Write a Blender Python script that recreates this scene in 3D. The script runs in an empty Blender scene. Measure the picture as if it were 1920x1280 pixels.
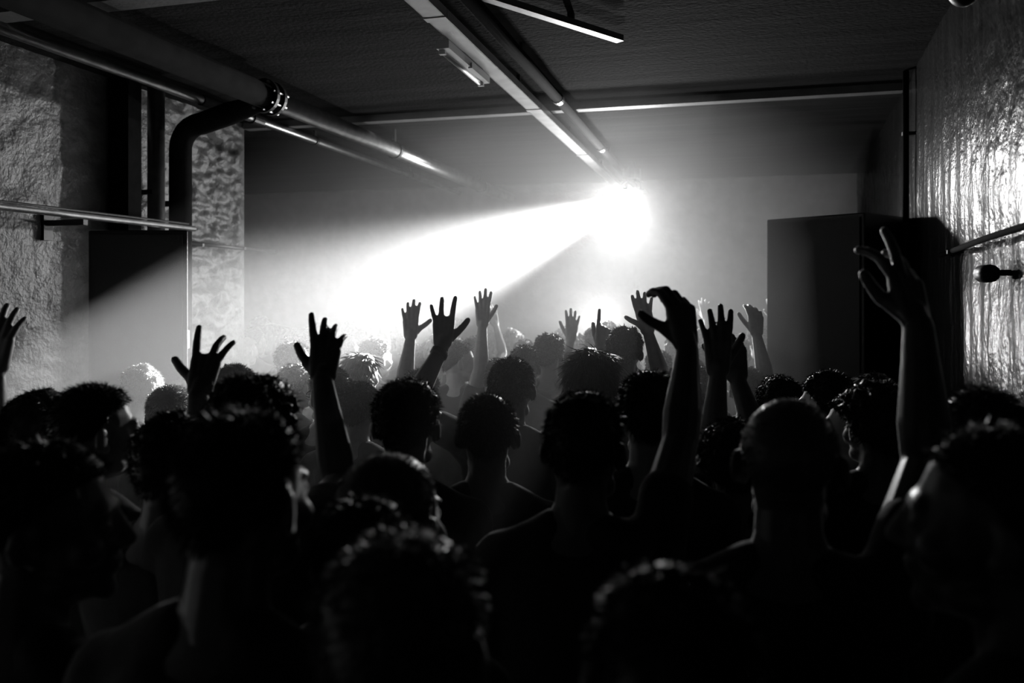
import bpy, bmesh, math, random
import numpy as np
from mathutils import Vector, Matrix, Euler, Quaternion

rng = random.Random(7)
npr = np.random.RandomState(11)
SC = bpy.context.scene
COL = SC.collection

# ------------------------------------------------------------------ camera
FPX = 1493.0                      # focal length in pixels of the 1920 px frame (28 mm)
YAW = math.radians(15.0)          # the camera looks 15 degrees left of the room's long axis
CZ = 2.0                          # held just above the heads
HOR = 540.0                       # pixel row of the horizon
CS, SN = math.cos(YAW), math.sin(YAW)
cam_d = bpy.data.cameras.new('camera')
cam = bpy.data.objects.new('camera', cam_d)
COL.objects.link(cam)
cam.location = (0, 0, CZ)
cam.rotation_euler = (math.radians(90), 0, YAW)
cam_d.sensor_width = 36.0
cam_d.lens = FPX * 36.0 / 1920.0
cam_d.shift_y = -(640 - HOR) / 1920.0
cam_d.clip_start = 0.05
cam_d.dof.use_dof = True
cam_d.dof.focus_distance = 3.4
cam_d.dof.aperture_fstop = 2.2
SC.camera = cam

# ------------------------------------------------------------------ world: dark (a closed room)
world = bpy.data.worlds.new('dark_world')
SC.world = world
world.use_nodes = True
wn = world.node_tree.nodes
wl = world.node_tree.links
for n in list(wn):
    wn.remove(n)
wo = wn.new('ShaderNodeOutputWorld')
wb = wn.new('ShaderNodeBackground')
wb.inputs['Color'].default_value = (0, 0, 0, 1)
wb.inputs['Strength'].default_value = 0
wl.new(wb.outputs[0], wo.inputs['Surface'])

SC.view_settings.view_transform = 'Standard'
SC.view_settings.look = 'None'
SC.view_settings.exposure = 0.0
SC.view_settings.gamma = 1.0
SC.view_settings.use_curve_mapping = False
cy = SC.cycles
cy.max_bounces = 3
cy.diffuse_bounces = 2
cy.glossy_bounces = 2
cy.transmission_bounces = 2
cy.volume_bounces = 2
cy.sample_clamp_indirect = 4.0
cy.use_denoising = True


def W(px, py, d):
    """World point seen at a pixel of the photograph at camera depth d (metres)."""
    x = (px - 960.0) / FPX * d
    return Vector((x * CS - d * SN, x * SN + d * CS, CZ + (HOR - py) / FPX * d))


def CV(v):
    """Direction given as (right, forward, up) seen from the camera -> world."""
    return Vector((v[0] * CS - v[1] * SN, v[0] * SN + v[1] * CS, v[2]))


# stage lamp: its light
LAMP = W(1168, 375, 7.9)


def spot(name, loc, target, energy, size_deg, blend, radius):
    l = bpy.data.lights.new(name, 'SPOT')
    l.energy = energy
    l.spot_size = math.radians(size_deg)
    l.spot_blend = blend
    l.shadow_soft_size = radius
    o = bpy.data.objects.new(name, l)
    COL.objects.link(o)
    o.location = loc
    o.rotation_euler = (Vector(target) - Vector(loc)).to_track_quat('-Z', 'Y').to_euler()
    return o


BEAM_TO = W(385, 690, 4.1)
spot('lamp_beam', LAMP, BEAM_TO, 34000, 18, 0.95, 0.05)
spot('lamp_flood', LAMP, LAMP + Vector((0.1, -0.45, -1)), 260, 110, 1.0, 0.06)
spot('lamp_spill', LAMP, LAMP + Vector((0.0, -1, -0.5)), 520, 115, 0.9, 0.06)


LOW = W(1132, 608, 8.3)         # second, small lamp low behind the crowd
spot('low_lamp_light', LOW, LOW + Vector((0.0, -1, 0.30)), 340, 140, 1.0, 0.05)


# ------------------------------------------------------------------ materials
def new_mat(name):
    m = bpy.data.materials.new(name)
    m.use_nodes = True
    nt = m.node_tree
    b = nt.nodes.get('Principled BSDF')
    return m, nt, b


def plain(name, v, rough=0.6, metal=0.0, spec=0.5, noise=0.0, scale=20.0, bump=0.0, bscale=60.0, sheen=0.0):
    m, nt, b = new_mat(name)
    b.inputs['Base Color'].default_value = (v, v, v, 1)
    b.inputs['Roughness'].default_value = rough
    b.inputs['Metallic'].default_value = metal
    b.inputs['Specular IOR Level'].default_value = spec
    if sheen:
        b.inputs['Sheen Weight'].default_value = sheen
        b.inputs['Sheen Roughness'].default_value = 0.35
    tc = nt.nodes.new('ShaderNodeTexCoord')
    if noise:
        n = nt.nodes.new('ShaderNodeTexNoise')
        n.inputs['Scale'].default_value = scale
        n.inputs['Detail'].default_value = 5
        r = nt.nodes.new('ShaderNodeMapRange')
        r.inputs['From Min'].default_value = 0.3
        r.inputs['From Max'].default_value = 0.7
        r.inputs['To Min'].default_value = v * (1 - noise)
        r.inputs['To Max'].default_value = v * (1 + noise)
        c = nt.nodes.new('ShaderNodeCombineColor')
        nt.links.new(tc.outputs['Object'], n.inputs['Vector'])
        nt.links.new(n.outputs['Fac'], r.inputs['Value'])
        for k in range(3):
            nt.links.new(r.outputs[0], c.inputs[k])
        nt.links.new(c.outputs[0], b.inputs['Base Color'])
    if bump:
        n2 = nt.nodes.new('ShaderNodeTexNoise')
        n2.inputs['Scale'].default_value = bscale
        n2.inputs['Detail'].default_value = 6
        bp = nt.nodes.new('ShaderNodeBump')
        bp.inputs['Strength'].default_value = bump
        bp.inputs['Distance'].default_value = 0.01
        nt.links.new(tc.outputs['Object'], n2.inputs['Vector'])
        nt.links.new(n2.outputs['Fac'], bp.inputs['Height'])
        nt.links.new(bp.outputs[0], b.inputs['Normal'])
    return m


def streaked(name, v, rough, scale_vec, amp, bump, spec=0.5):
    """concrete or plaster with streaks along one axis"""
    m, nt, b = new_mat(name)
    tc = nt.nodes.new('ShaderNodeTexCoord')
    mp = nt.nodes.new('ShaderNodeMapping')
    mp.inputs['Scale'].default_value = scale_vec
    n = nt.nodes.new('ShaderNodeTexNoise')
    n.inputs['Scale'].default_value = 1.0
    n.inputs['Detail'].default_value = 8
    n.inputs['Roughness'].default_value = 0.65
    r = nt.nodes.new('ShaderNodeMapRange')
    r.inputs['From Min'].default_value = 0.3
    r.inputs['From Max'].default_value = 0.7
    r.inputs['To Min'].default_value = v * (1 - amp)
    r.inputs['To Max'].default_value = v * (1 + amp)
    c = nt.nodes.new('ShaderNodeCombineColor')
    n2 = nt.nodes.new('ShaderNodeTexNoise')
    n2.inputs['Scale'].default_value = 45
    n2.inputs['Detail'].default_value = 7
    ad = nt.nodes.new('ShaderNodeMath')
    ad.operation = 'ADD'
    bp = nt.nodes.new('ShaderNodeBump')
    bp.inputs['Strength'].default_value = bump
    bp.inputs['Distance'].default_value = 0.012
    nt.links.new(tc.outputs['Object'], mp.inputs['Vector'])
    nt.links.new(mp.outputs[0], n.inputs['Vector'])
    nt.links.new(n.outputs['Fac'], r.inputs['Value'])
    for k in range(3):
        nt.links.new(r.outputs[0], c.inputs[k])
    nt.links.new(c.outputs[0], b.inputs['Base Color'])
    nt.links.new(tc.outputs['Object'], n2.inputs['Vector'])
    nt.links.new(n.outputs['Fac'], ad.inputs[0])
    nt.links.new(n2.outputs['Fac'], ad.inputs[1])
    nt.links.new(ad.outputs[0], bp.inputs['Height'])
    nt.links.new(bp.outputs[0], b.inputs['Normal'])
    b.inputs['Roughness'].default_value = rough
    b.inputs['Specular IOR Level'].default_value = spec
    return m


M = {}
M['wall_paint'] = streaked('painted_plaster', 0.025, 0.23, (6, 6, 1.2), 0.35, 0.3, 0.09)
M['wall_stone'] = streaked('rough_stone_plaster', 0.14, 0.38, (5, 5, 9), 0.3, 0.6)
M['back'] = streaked('back_wall_plaster', 0.40, 0.8, (2, 2, 2), 0.25, 0.3)
M['ceiling'] = streaked('board_marked_concrete', 0.022, 0.95, (0.7, 9, 9), 0.5, 0.4, 0.03)
M['floor'] = plain('dark_floor', 0.03, 0.5, noise=0.4, scale=8)
M['beam'] = plain('painted_beam', 0.15, 0.6, noise=0.2, scale=10, bump=0.2)
M['steel'] = plain('galvanised_steel', 0.42, 0.36, metal=1.0, noise=0.2, scale=14, bump=0.05)
M['pipe_paint'] = plain('painted_pipe', 0.010, 0.9, spec=0.02, noise=0.25, scale=12, bump=0.05)
M['tray'] = plain('cable_tray_metal', 0.3, 0.4, metal=0.6, noise=0.2, scale=9)
M['black_metal'] = plain('black_metal', 0.012, 0.45, bump=0.03)
M['speaker'] = plain('black_speaker_paint', 0.012, 0.38, bump=0.25, bscale=220)
M['grille'] = plain('speaker_grille', 0.008, 0.5, bump=0.5, bscale=400)
M['white_plastic'] = plain('white_plastic', 0.75, 0.4)
M['lamp_body'] = plain('lamp_housing', 0.02, 0.4)
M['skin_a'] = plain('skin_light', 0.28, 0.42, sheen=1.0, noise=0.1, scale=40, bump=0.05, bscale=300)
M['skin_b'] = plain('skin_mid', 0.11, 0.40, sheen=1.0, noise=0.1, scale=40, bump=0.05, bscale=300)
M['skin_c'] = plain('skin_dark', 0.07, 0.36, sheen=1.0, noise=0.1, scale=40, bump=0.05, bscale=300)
M['shirt_a'] = plain('black_cotton', 0.012, 0.9, bump=0.3, bscale=35, sheen=0.3)
M['shirt_b'] = plain('charcoal_cotton', 0.03, 0.9, bump=0.3, bscale=35, sheen=0.5)
M['shirt_c'] = plain('grey_cotton', 0.12, 0.9, bump=0.3, bscale=35, sheen=0.15)
M['trousers'] = plain('dark_denim', 0.015, 0.85, bump=0.2, bscale=60)
M['shoe'] = plain('dark_shoe', 0.012, 0.5)
M['hair_black'] = plain('hair_black', 0.020, 0.40, spec=0.25, sheen=0.25)
M['hair_brown'] = plain('hair_brown', 0.08, 0.40, spec=0.5, sheen=0.3)
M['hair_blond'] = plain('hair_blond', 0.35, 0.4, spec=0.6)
m, nt, b = new_mat('lamp_lens_glow')
b.inputs['Base Color'].default_value = (0.8, 0.8, 0.8, 1)
b.inputs['Emission Color'].default_value = (1, 1, 1, 1)
b.inputs['Emission Strength'].default_value = 60
M['lens'] = m


# ------------------------------------------------------------------ mesh helpers
class MB:
    """collects closed pieces as vertex / face lists"""

    def __init__(self):
        self.v = []
        self.f = []

    def add(self, vs, fs):
        o = len(self.v)
        self.v.extend([tuple(p) for p in vs])
        self.f.extend([tuple(i + o for i in q) for q in fs])
        return self

    def box(self, c, s, rot=None):
        c = Vector(c)
        R = rot if rot is not None else Matrix.Identity(3)
        vs = []
        for z in (-1, 1):
            for y in (-1, 1):
                for x in (-1, 1):
                    vs.append(c + R @ Vector((x * s[0] / 2, y * s[1] / 2, z * s[2] / 2)))
        return self.add(vs, [(0, 2, 3, 1), (4, 5, 7, 6), (0, 1, 5, 4), (2, 6, 7, 3), (0, 4, 6, 2), (1, 3, 7, 5)])

    def tube(self, pts, rad, seg=14, cap=True):
        pts = [Vector(p) for p in pts]
        if not isinstance(rad, (list, tuple)):
            rad = [rad] * len(pts)
        vs = []
        up = None
        for i, p in enumerate(pts):
            t = (pts[min(i + 1, len(pts) - 1)] - pts[max(i - 1, 0)]).normalized()
            if up is None:
                up = Vector((0, 0, 1)) if abs(t.z) < 0.9 else Vector((1, 0, 0))
            a = t.cross(up).normalized()
            bb = a.cross(t).normalized()
            up = bb
            for k in range(seg):
                an = 2 * math.pi * k / seg
                vs.append(p + (a * math.cos(an) + bb * math.sin(an)) * rad[i])
        fs = []
        for i in range(len(pts) - 1):
            for k in range(seg):
                k2 = (k + 1) % seg
                fs.append((i * seg + k, i * seg + k2, (i + 1) * seg + k2, (i + 1) * seg + k))
        if cap:
            fs.append(tuple(reversed(range(seg))))
            fs.append(tuple((len(pts) - 1) * seg + k for k in range(seg)))
        return self.add(vs, fs)

    def ell(self, c, r, R=None, nu=14, nv=9):
        """ellipsoid; c centre, r radii, R 3x3 rotation"""
        c = Vector(c)
        if not hasattr(r, '__len__'):
            r = (r, r, r)
        vs = []
        for j in range(1, nv):
            th = math.pi * j / nv
            for i in range(nu):
                ph = 2 * math.pi * i / nu
                p = Vector((r[0] * math.sin(th) * math.cos(ph), r[1] * math.sin(th) * math.sin(ph), r[2] * math.cos(th)))
                vs.append(c + (R @ p if R is not None else p))
        top = Vector((0, 0, r[2]))
        vs.append(c + (R @ top if R is not None else top))
        vs.append(c - (R @ top if R is not None else top))
        n = (nv - 1) * nu
        fs = []
        for j in range(nv - 2):
            for i in range(nu):
                i2 = (i + 1) % nu
                fs.append((j * nu + i, (j + 1) * nu + i, (j + 1) * nu + i2, j * nu + i2))
        for i in range(nu):
            i2 = (i + 1) % nu
            fs.append((n, i, i2))
            fs.append((n + 1, (nv - 2) * nu + i2, (nv - 2) * nu + i))
        return self.add(vs, fs)

    def cap(self, p0, r0, p1, r1, seg=12):
        """tapered capsule"""
        p0, p1 = Vector(p0), Vector(p1)
        d = p1 - p0
        L = d.length
        if L < 1e-6:
            return self.ell(p0, max(r0, r1))
        t = d / L
        pts, rad = [], []
        for a in (80, 55, 28):
            a = math.radians(a)
            pts.append(p0 - t * r0 * math.sin(a))
            rad.append(r0 * math.cos(a))
        for k in (0, 0.5, 1):
            pts.append(p0 + d * k)
            rad.append(r0 + (r1 - r0) * k)
        for a in (28, 55, 80):
            a = math.radians(a)
            pts.append(p1 + t * r1 * math.sin(a))
            rad.append(r1 * math.cos(a))
        return self.tube(pts, rad, seg)

    def loft(self, rings, R, c0, seg=20):
        """closed loft of ellipses: rings = (z, half width, half depth, y offset) in a body frame"""
        vs = []
        for z, w, dd, yo in rings:
            for k in range(seg):
                an = 2 * math.pi * k / seg
                ca, sa = math.cos(an), math.sin(an)
                # super ellipse, a bit boxy
                e = 0.85
                vs.append(c0 + R @ Vector((w * math.copysign(abs(ca) ** e, ca), yo + dd * math.copysign(abs(sa) ** e, sa), z)))
        fs = []
        n = len(rings)
        for i in range(n - 1):
            for k in range(seg):
                k2 = (k + 1) % seg
                fs.append((i * seg + k, i * seg + k2, (i + 1) * seg + k2, (i + 1) * seg + k))
        fs.append(tuple(reversed(range(seg))))
        fs.append(tuple((n - 1) * seg + k for k in range(seg)))
        return self.add(vs, fs)

    def mesh(self, name, off=None):
        me = bpy.data.meshes.new(name)
        vs = self.v if off is None else [(p[0] - off[0], p[1] - off[1], p[2] - off[2]) for p in self.v]
        me.from_pydata(vs, [], self.f)
        me.update()
        return me

    def build(self, name, mat, parent=None, smooth=False, loc=None):
        """mesh object; vertices are in world space, loc becomes its origin"""
        base = Vector(loc) if loc is not None else (parent_world(parent) if parent else Vector((0, 0, 0)))
        me = self.mesh(name, base)
        return link(name, me, mat, parent, smooth, base)


def parent_world(p):
    v = Vector((0, 0, 0))
    while p is not None:
        v = v + p.location
        p = p.parent
    return v


def link(name, me, mat, parent=None, smooth=False, base=None):
    o = bpy.data.objects.new(name, me)
    COL.objects.link(o)
    if mat is not None:
        me.materials.append(M[mat] if isinstance(mat, str) else mat)
    if smooth:
        me.polygons.foreach_set('use_smooth', [True] * len(me.polygons))
    if parent is not None:
        o.parent = parent
        o.location = base - parent_world(parent) if base is not None else (0, 0, 0)
    elif base is not None:
        o.location = base
    return o


def tag(o, label=None, cat=None, group=None, kind=None):
    if label:
        o['label'] = label
    if cat:
        o['category'] = cat
    if group:
        o['group'] = group
    if kind:
        o['kind'] = kind
    return o


def empty(name, loc):
    o = bpy.data.objects.new(name, None)
    COL.objects.link(o)
    o.location = loc
    o.empty_display_size = 0.1
    return o


def remesh(mb, voxel, smooth_it=4, fac=0.5):
    """union of the overlapping pieces as one continuous surface -> (verts Nx3, faces)"""
    me = mb.mesh('tmp')
    o = bpy.data.objects.new('tmp', me)
    COL.objects.link(o)
    md = o.modifiers.new('r', 'REMESH')
    md.mode = 'VOXEL'
    md.voxel_size = voxel
    md.adaptivity = 0.0
    if smooth_it:
        s = o.modifiers.new('s', 'SMOOTH')
        s.factor = fac
        s.iterations = smooth_it
    dg = bpy.context.evaluated_depsgraph_get()
    ev = o.evaluated_get(dg)
    m2 = ev.to_mesh()
    n = len(m2.vertices)
    v = np.empty(n * 3, dtype=np.float32)
    m2.vertices.foreach_get('co', v)
    nl = len(m2.loops)
    li = np.empty(nl, dtype=np.int32)
    m2.loops.foreach_get('vertex_index', li)
    ls = np.empty(len(m2.polygons), dtype=np.int32)
    lt = np.empty(len(m2.polygons), dtype=np.int32)
    m2.polygons.foreach_get('loop_start', ls)
    m2.polygons.foreach_get('loop_total', lt)
    ev.to_mesh_clear()
    bpy.data.objects.remove(o)
    bpy.data.meshes.remove(me)
    return v.reshape(-1, 3), li, lt


def join_raw(name, parts, off):
    """several (verts, loop verts, loop totals) -> one mesh"""
    me = bpy.data.meshes.new(name)
    V, L, T = [], [], []
    o = 0
    for v, li, lt in parts:
        V.append(v - np.array(off, dtype=np.float32))
        L.append(li + o)
        T.append(lt)
        o += len(v)
    V = np.concatenate(V)
    L = np.concatenate(L)
    T = np.concatenate(T)
    me.vertices.add(len(V))
    me.vertices.foreach_set('co', V.astype(np.float32).ravel())
    me.loops.add(len(L))
    me.loops.foreach_set('vertex_index', L.astype(np.int32))
    me.polygons.add(len(T))
    st = np.concatenate([[0], np.cumsum(T)[:-1]]).astype(np.int32)
    me.polygons.foreach_set('loop_start', st)
    me.polygons.foreach_set('loop_total', T.astype(np.int32))
    me.update(calc_edges=True)
    me.validate()
    me.polygons.foreach_set('use_smooth', [True] * len(me.polygons))
    return me


# value noise on arrays (any number of coordinates)
def _hash(ix, iy, seed):
    h = (ix.astype(np.int64) * 374761393 + iy.astype(np.int64) * 668265263 + seed * 1442695041) & 0x7fffffff
    h = ((h ^ (h >> 13)) * 1274126177) & 0x7fffffff
    return ((h ^ (h >> 16)) & 0xffff) / 65535.0


def vnoise(x, y, seed=0):
    ix, iy = np.floor(x), np.floor(y)
    fx, fy = x - ix, y - iy
    fx = fx * fx * (3 - 2 * fx)
    fy = fy * fy * (3 - 2 * fy)
    a = _hash(ix, iy, seed)
    b_ = _hash(ix + 1, iy, seed)
    c = _hash(ix, iy + 1, seed)
    d = _hash(ix + 1, iy + 1, seed)
    return (a * (1 - fx) + b_ * fx) * (1 - fy) + (c * (1 - fx) + d * fx) * fy


def fbm(x, y, octv=4, seed=0):
    s, a, t = 0.0, 0.5, 0.0
    for k in range(octv):
        s = s + a * vnoise(x, y, seed + k * 17)
        t += a
        x, y, a = x * 2.03, y * 2.03, a * 0.55
    return s / t - 0.5


# ------------------------------------------------------------------ the room
H = 3.27            # ceiling
YB = 9.5            # back wall
YR = -2.4           # wall behind the camera
XL = -3.6           # left wall of the near bay
YC = 5.42           # the near bay ends at the cross beam
XLF = -6.6          # left wall of the far bay


def XR(y):
    return 0.662 + 0.0787 * y   # the right wall is slightly splayed


def struct(o):
    o['kind'] = 'structure'
    return o


def relief_wall(name, p0, p1, z0, z1, step, fn, mat, thick, normal):
    """wall with real relief: grid from p0 to p1 (xy), displaced along normal; closed by a back slab"""
    p0, p1 = Vector((p0[0], p0[1], 0)), Vector((p1[0], p1[1], 0))
    L = (p1 - p0).length
    nu = max(2, int(L / step))
    nv = max(2, int((z1 - z0) / step))
    u = np.linspace(0, L, nu + 1)
    v = np.linspace(z0, z1, nv + 1)
    U, V = np.meshgrid(u, v)
    D = fn(U, V)
    t = (p1 - p0) / L
    X = p0.x + t.x * U + normal[0] * D
    Y = p0.y + t.y * U + normal[1] * D
    verts = np.stack([X, Y, V], -1).reshape(-1, 3)
    idx = np.arange((nu + 1) * (nv + 1)).reshape(nv + 1, nu + 1)
    q = np.stack([idx[:-1, :-1], idx[:-1, 1:], idx[1:, 1:], idx[1:, :-1]], -1).reshape(-1, 4)
    raw = [(verts.astype(np.float32), q.ravel().astype(np.int32), np.full(len(q), 4, np.int32))]
    mb = MB()
    n = Vector((normal[0], normal[1], 0))
    c = (p0 + p1) / 2 - n * (thick / 2 + 0.03)
    R = Matrix.Rotation(math.atan2(t.y, t.x), 3, 'Z')
    mb.box((c.x, c.y, (z0 + z1) / 2), (L, thick, z1 - z0), R)
    bv = np.array(mb.v, np.float32)
    bl = np.array([i for f in mb.f for i in f], np.int32)
    raw.append((bv, bl, np.full(len(mb.f), 4, np.int32)))
    me = join_raw(name, raw, (0, 0, 0))
    return struct(link(name, me, mat))


def left_relief(U, V):
    # U runs from the camera end towards the back; rubble masonry under thick paint, coarser near the corner
    k = np.clip((U - (4.45 - YR)) / 0.25, 0, 1)
    fine = fbm(U * 9, V * 9, 4, 3) * 0.022 + fbm(U * 26, V * 22, 3, 5) * 0.010
    rough = fbm(U * 4, V * 9, 4, 9) * 0.13 + fbm(U * 14, V * 24, 3, 12) * 0.03
    rough = rough + fbm(U * 9, V * 20, 3, 44) * 0.06
    end = np.clip((YC - YR - U) / 0.12, 0, 1)
    return (fine * (1 - k) + rough * k) * end


def right_relief(U, V):
    # runs, drips and lumps of old paint
    drip = fbm(U * 30, V * 4.0, 4, 21) * 0.010 + fbm(U * 9, V * 1.6, 3, 25) * 0.014
    lump = fbm(U * 24, V * 17, 4, 31) * 0.015
    near = np.clip((4.2 - YR - U) / 1.0, 0, 1)
    far = np.clip((U - (5.4 - YR)) / 0.4, 0, 1)
    return drip + lump * np.maximum(near * 0.75, far * 0.8) * np.clip((V - 1.2) / 0.8, 0.2, 1)


relief_wall('wall_left', (XL, YR), (XL, YC), 0, H, 0.016, left_relief, 'wall_stone', 0.25, (1, 0))
a = Vector((XR(YR), YR, 0))
c = Vector((XR(YB), YB, 0))
nn = Vector((-(c - a).y, (c - a).x, 0)).normalized()
relief_wall('wall_right', a, c, 0, H, 0.02, right_relief, 'wall_paint', 0.25, (nn.x, nn.y))
struct(MB().box(((XLF + XR(YB)) / 2, YB + 0.1, H / 2), (XR(YB) - XLF + 0.8, 0.2, H)).build('wall_back', 'back'))
struct(MB().box(((XL + XR(YR)) / 2, YR - 0.1, H / 2), (XR(YR) - XL + 0.8, 0.2, H)).build('wall_rear', 'floor'))
struct(MB().box((XLF - 0.1, (YC + YB) / 2, H / 2), (0.2, YB - YC + 0.6, H)).build('wall_far_left', 'back'))
struct(MB().box(((XLF + XL) / 2 - 0.13, YC - 0.12, H / 2), (XL - XLF - 0.02, 0.2, H)).build('wall_return', 'back'))
struct(MB().box(((XLF + 2) / 2, (YR + YB) / 2, -0.1), (2 - XLF + 0.6, YB - YR + 0.8, 0.2)).build('floor', 'floor'))
struct(MB().box(((XLF + 2) / 2, (YR + YB) / 2, H + 0.1), (2 - XLF + 0.6, YB - YR + 0.8, 0.2)).build('ceiling', 'ceiling'))


def cross_beam(y, x0, x1, h, w):
    mb = MB()
    mb.box(((x0 + x1) / 2, y, H - h / 2 + 0.002), (x1 - x0, w, h))
    return struct(mb.build('ceiling_beam', 'beam'))


cross_beam(5.42, XL + 0.02, XR(5.42) - 0.02, 0.05, 0.085)
cross_beam(2.86, XL + 0.02, XR(2.86) - 0.02, 0.06, 0.12)

# ------------------------------------------------------------------ stage haze: pumped out at the back, thinning towards the camera
# a wedge under a slanting top: knee-high in front, up to the ceiling over the back half, further forward in the middle
HAZE_DENSITY = 0.046
mb = MB()
zt = H - 0.012
foot = [(XL + 0.06, 2.5), (-1.3, 1.2), (-0.5, 1.4), (-0.05, 3.0), (0.62, 4.9)]      # front edge across the room
crest = [(XL + 0.06, 5.6), (-1.3, 5.0), (-0.5, 5.0), (-0.05, 5.3), (1.10, 6.6)]        # where it reaches the ceiling
sec = []
for (xa, ya), (xb, yb) in zip(foot, crest):
    sec.append([(xa, ya, 0.05), (xa, ya, 1.45), (xb, yb, zt), (xb + (0.2 if xb > 1 else 0), YB - 0.03, zt), (xb + (0.2 if xb > 1 else 0), YB - 0.03, 0.05)])
nv_ = len(sec[0])
fs_ = [tuple(range(nv_)), tuple(reversed([(len(sec) - 1) * nv_ + k for k in range(nv_)]))]
for i in range(len(sec) - 1):
    for k in range(nv_):
        k2 = (k + 1) % nv_
        fs_.append((i * nv_ + k, (i + 1) * nv_ + k, (i + 1) * nv_ + k2, i * nv_ + k2))
mb.add([p for q in sec for p in q], fs_)
m = bpy.data.materials.new('stage_haze')
m.use_nodes = True
nt = m.node_tree
nt.nodes.clear()
mo = nt.nodes.new('ShaderNodeOutputMaterial')
vs = nt.nodes.new('ShaderNodeVolumeScatter')
vs.inputs['Color'].default_value = (1, 1, 1, 1)
vs.inputs['Density'].default_value = HAZE_DENSITY
vs.inputs['Anisotropy'].default_value = 0.4
nt.links.new(vs.outputs[0], mo.inputs['Volume'])
m.cycles.homogeneous_volume = True
m.cycles.volume_sampling = 'MULTIPLE_IMPORTANCE'
tag(mb.build('haze', m), 'pale stage haze over the crowd, thickening towards the lamp', 'haze', None, 'stuff')

# ------------------------------------------------------------------ pipes and trays


def hanger(mb, x, y, z, r):
    mb.box((x, y, (z + r + H) / 2), (0.012, 0.03, H - z - r + 0.01))
    mb.tube([(x, y - 0.015, z), (x, y + 0.015, z)], r + 0.006, 18)


# big pipe under the ceiling
px_, pz = -2.55, 3.10
t = tag(empty('ceiling_pipe', (px_, 4.2, pz)), 'thick ceiling pipe with a flanged joint running towards the lamp', 'pipe')
MB().tube([(px_, -2.2, pz), (px_, 4.1, pz)], 0.072, 24).build('pipe_length', 'pipe_paint', t, True)
MB().tube([(px_, 4.1, pz), (px_, 9.42, pz)], 0.06, 24).build('pipe_length', 'steel', t, True)
for yy in (4.02, 4.10):
    fl = MB().tube([(px_, yy, pz), (px_, yy + 0.025, pz)], 0.098, 24).build('flange', 'black_metal', t, False)
for k in range(8):
    an = 2 * math.pi * k / 8 + 0.2
    MB().tube([(px_ + 0.084 * math.cos(an), 3.995, pz + 0.084 * math.sin(an)), (px_ + 0.084 * math.cos(an), 4.155, pz + 0.084 * math.sin(an))], 0.008, 6).build('bolt', 'steel', fl)
MB().tube([(px_, 4.02, pz), (px_, 4.125, pz)], 0.080, 24).build('collar', 'steel', t, True)
for yy in (2.2, 5.9, 8.2):
    mb = MB()
    hanger(mb, px_, yy, pz, 0.062 if yy > 4 else 0.074)
    mb.build('hanger', 'black_metal', t)

# thin pipe beside the left wall
px2, pz2 = -3.2, 3.19
t = tag(empty('ceiling_pipe', (px2, 4.9, pz2)), 'thin ceiling pipe beside the left wall with a coupling', 'pipe')
MB().tube([(px2, 1.6, pz2), (px2, 9.42, pz2)], 0.03, 16).build('pipe_length', 'steel', t, True)
MB().tube([(px2, 4.9, pz2), (px2, 5.02, pz2)], 0.042, 16).build('coupling', 'black_metal', t, False)
MB().tube([(px2, 4.35, pz2), (px2, 4.62, pz2)], 0.036, 16).build('coupling', 'pipe_paint', t, False)
for yy in (2.5, 5.8, 7.8):
    mb = MB()
    hanger(mb, px2, yy, pz2, 0.031)
    mb.build('hanger', 'black_metal', t)

# riser pipe with elbow that joins the flange, on the left wall
mb = MB()
rx, ry = -3.42, 4.44
pts = [(rx, ry, 0.0), (rx, ry, 2.9)]
for k in range(1, 7):
    an = k / 6 * math.pi / 2
    pts.append((rx + 0.16 * (1 - math.cos(an)), ry, 2.9 + 0.16 * math.sin(an)))
pts += [(-2.95, 4.30, 3.08), (-2.60, 4.13, 3.09)]
t = tag(empty('riser_pipe', (rx, ry, 0)), 'dark vertical pipe on the left wall bending over to the flanged pipe', 'pipe')
MB().tube(pts, [0.070] * 9 + [0.045] * (len(pts) - 9), 20).build('pipe_length', 'pipe_paint', t, True)
for z in (0.9, 2.55):
    MB().box((XL + 0.06, ry, z), (0.22, 0.03, 0.035)).build('bracket', 'black_metal', t)
# slimmer riser next to it
t = tag(empty('riser_pipe', (-3.46, 4.22, 0)), 'slimmer shiny vertical pipe between wall post and dark riser', 'pipe')
MB().tube([(-3.46, 4.26, 0), (-3.46, 4.26, H - 0.005)], 0.052, 18).build('pipe_length', 'steel', t, True)
for z in (0.9, 2.6):
    MB().box((XL + 0.05, 4.22, z), (0.2, 0.025, 0.03)).build('bracket', 'black_metal', t)
# flat post
t = tag(empty('wall_post', (-3.5, 4.02, 0)), 'narrow flat metal post standing against the left wall', 'post')
MB().box((-3.50, 4.02, H / 2), (0.16, 0.06, H - 0.01)).build('post_web', 'pipe_paint', t)
MB().box((-3.42, 4.02, H / 2), (0.012, 0.11, H - 0.01)).build('post_flange', 'pipe_paint', t)

# handrail-like pipes on the left wall
t = tag(empty('wall_rail', (-3.33, 3.5, 2.39)), 'upper wall rail passing in front of the vertical pipes', 'rail')
MB().tube([(-3.33, -2.2, 2.39), (-3.33, 4.46, 2.385)], 0.017, 14).build('rail_tube', 'steel', t, True)
MB().tube([(-3.33, -2.2, 2.415), (-3.33, 4.40, 2.412)], 0.007, 8).build('cable', 'black_metal', t, True)
for yy in (0.6, 3.55):
    mb = MB()
    mb.box((XL + 0.13, yy, 2.355), (0.28, 0.03, 0.03))
    mb.box((XL + 0.01, yy, 2.33), (0.03, 0.06, 0.14))
    mb.build('bracket', 'black_metal', t)
t = tag(empty('wall_rail', (-3.53, 5.2, 2.3)), 'lower thin wall rail running past the end of the left wall', 'rail')
MB().tube([(-3.53, 4.55, 2.31), (-3.53, 5.75, 2.295)], 0.014, 12).build('rail_tube', 'black_metal', t, True)
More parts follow.
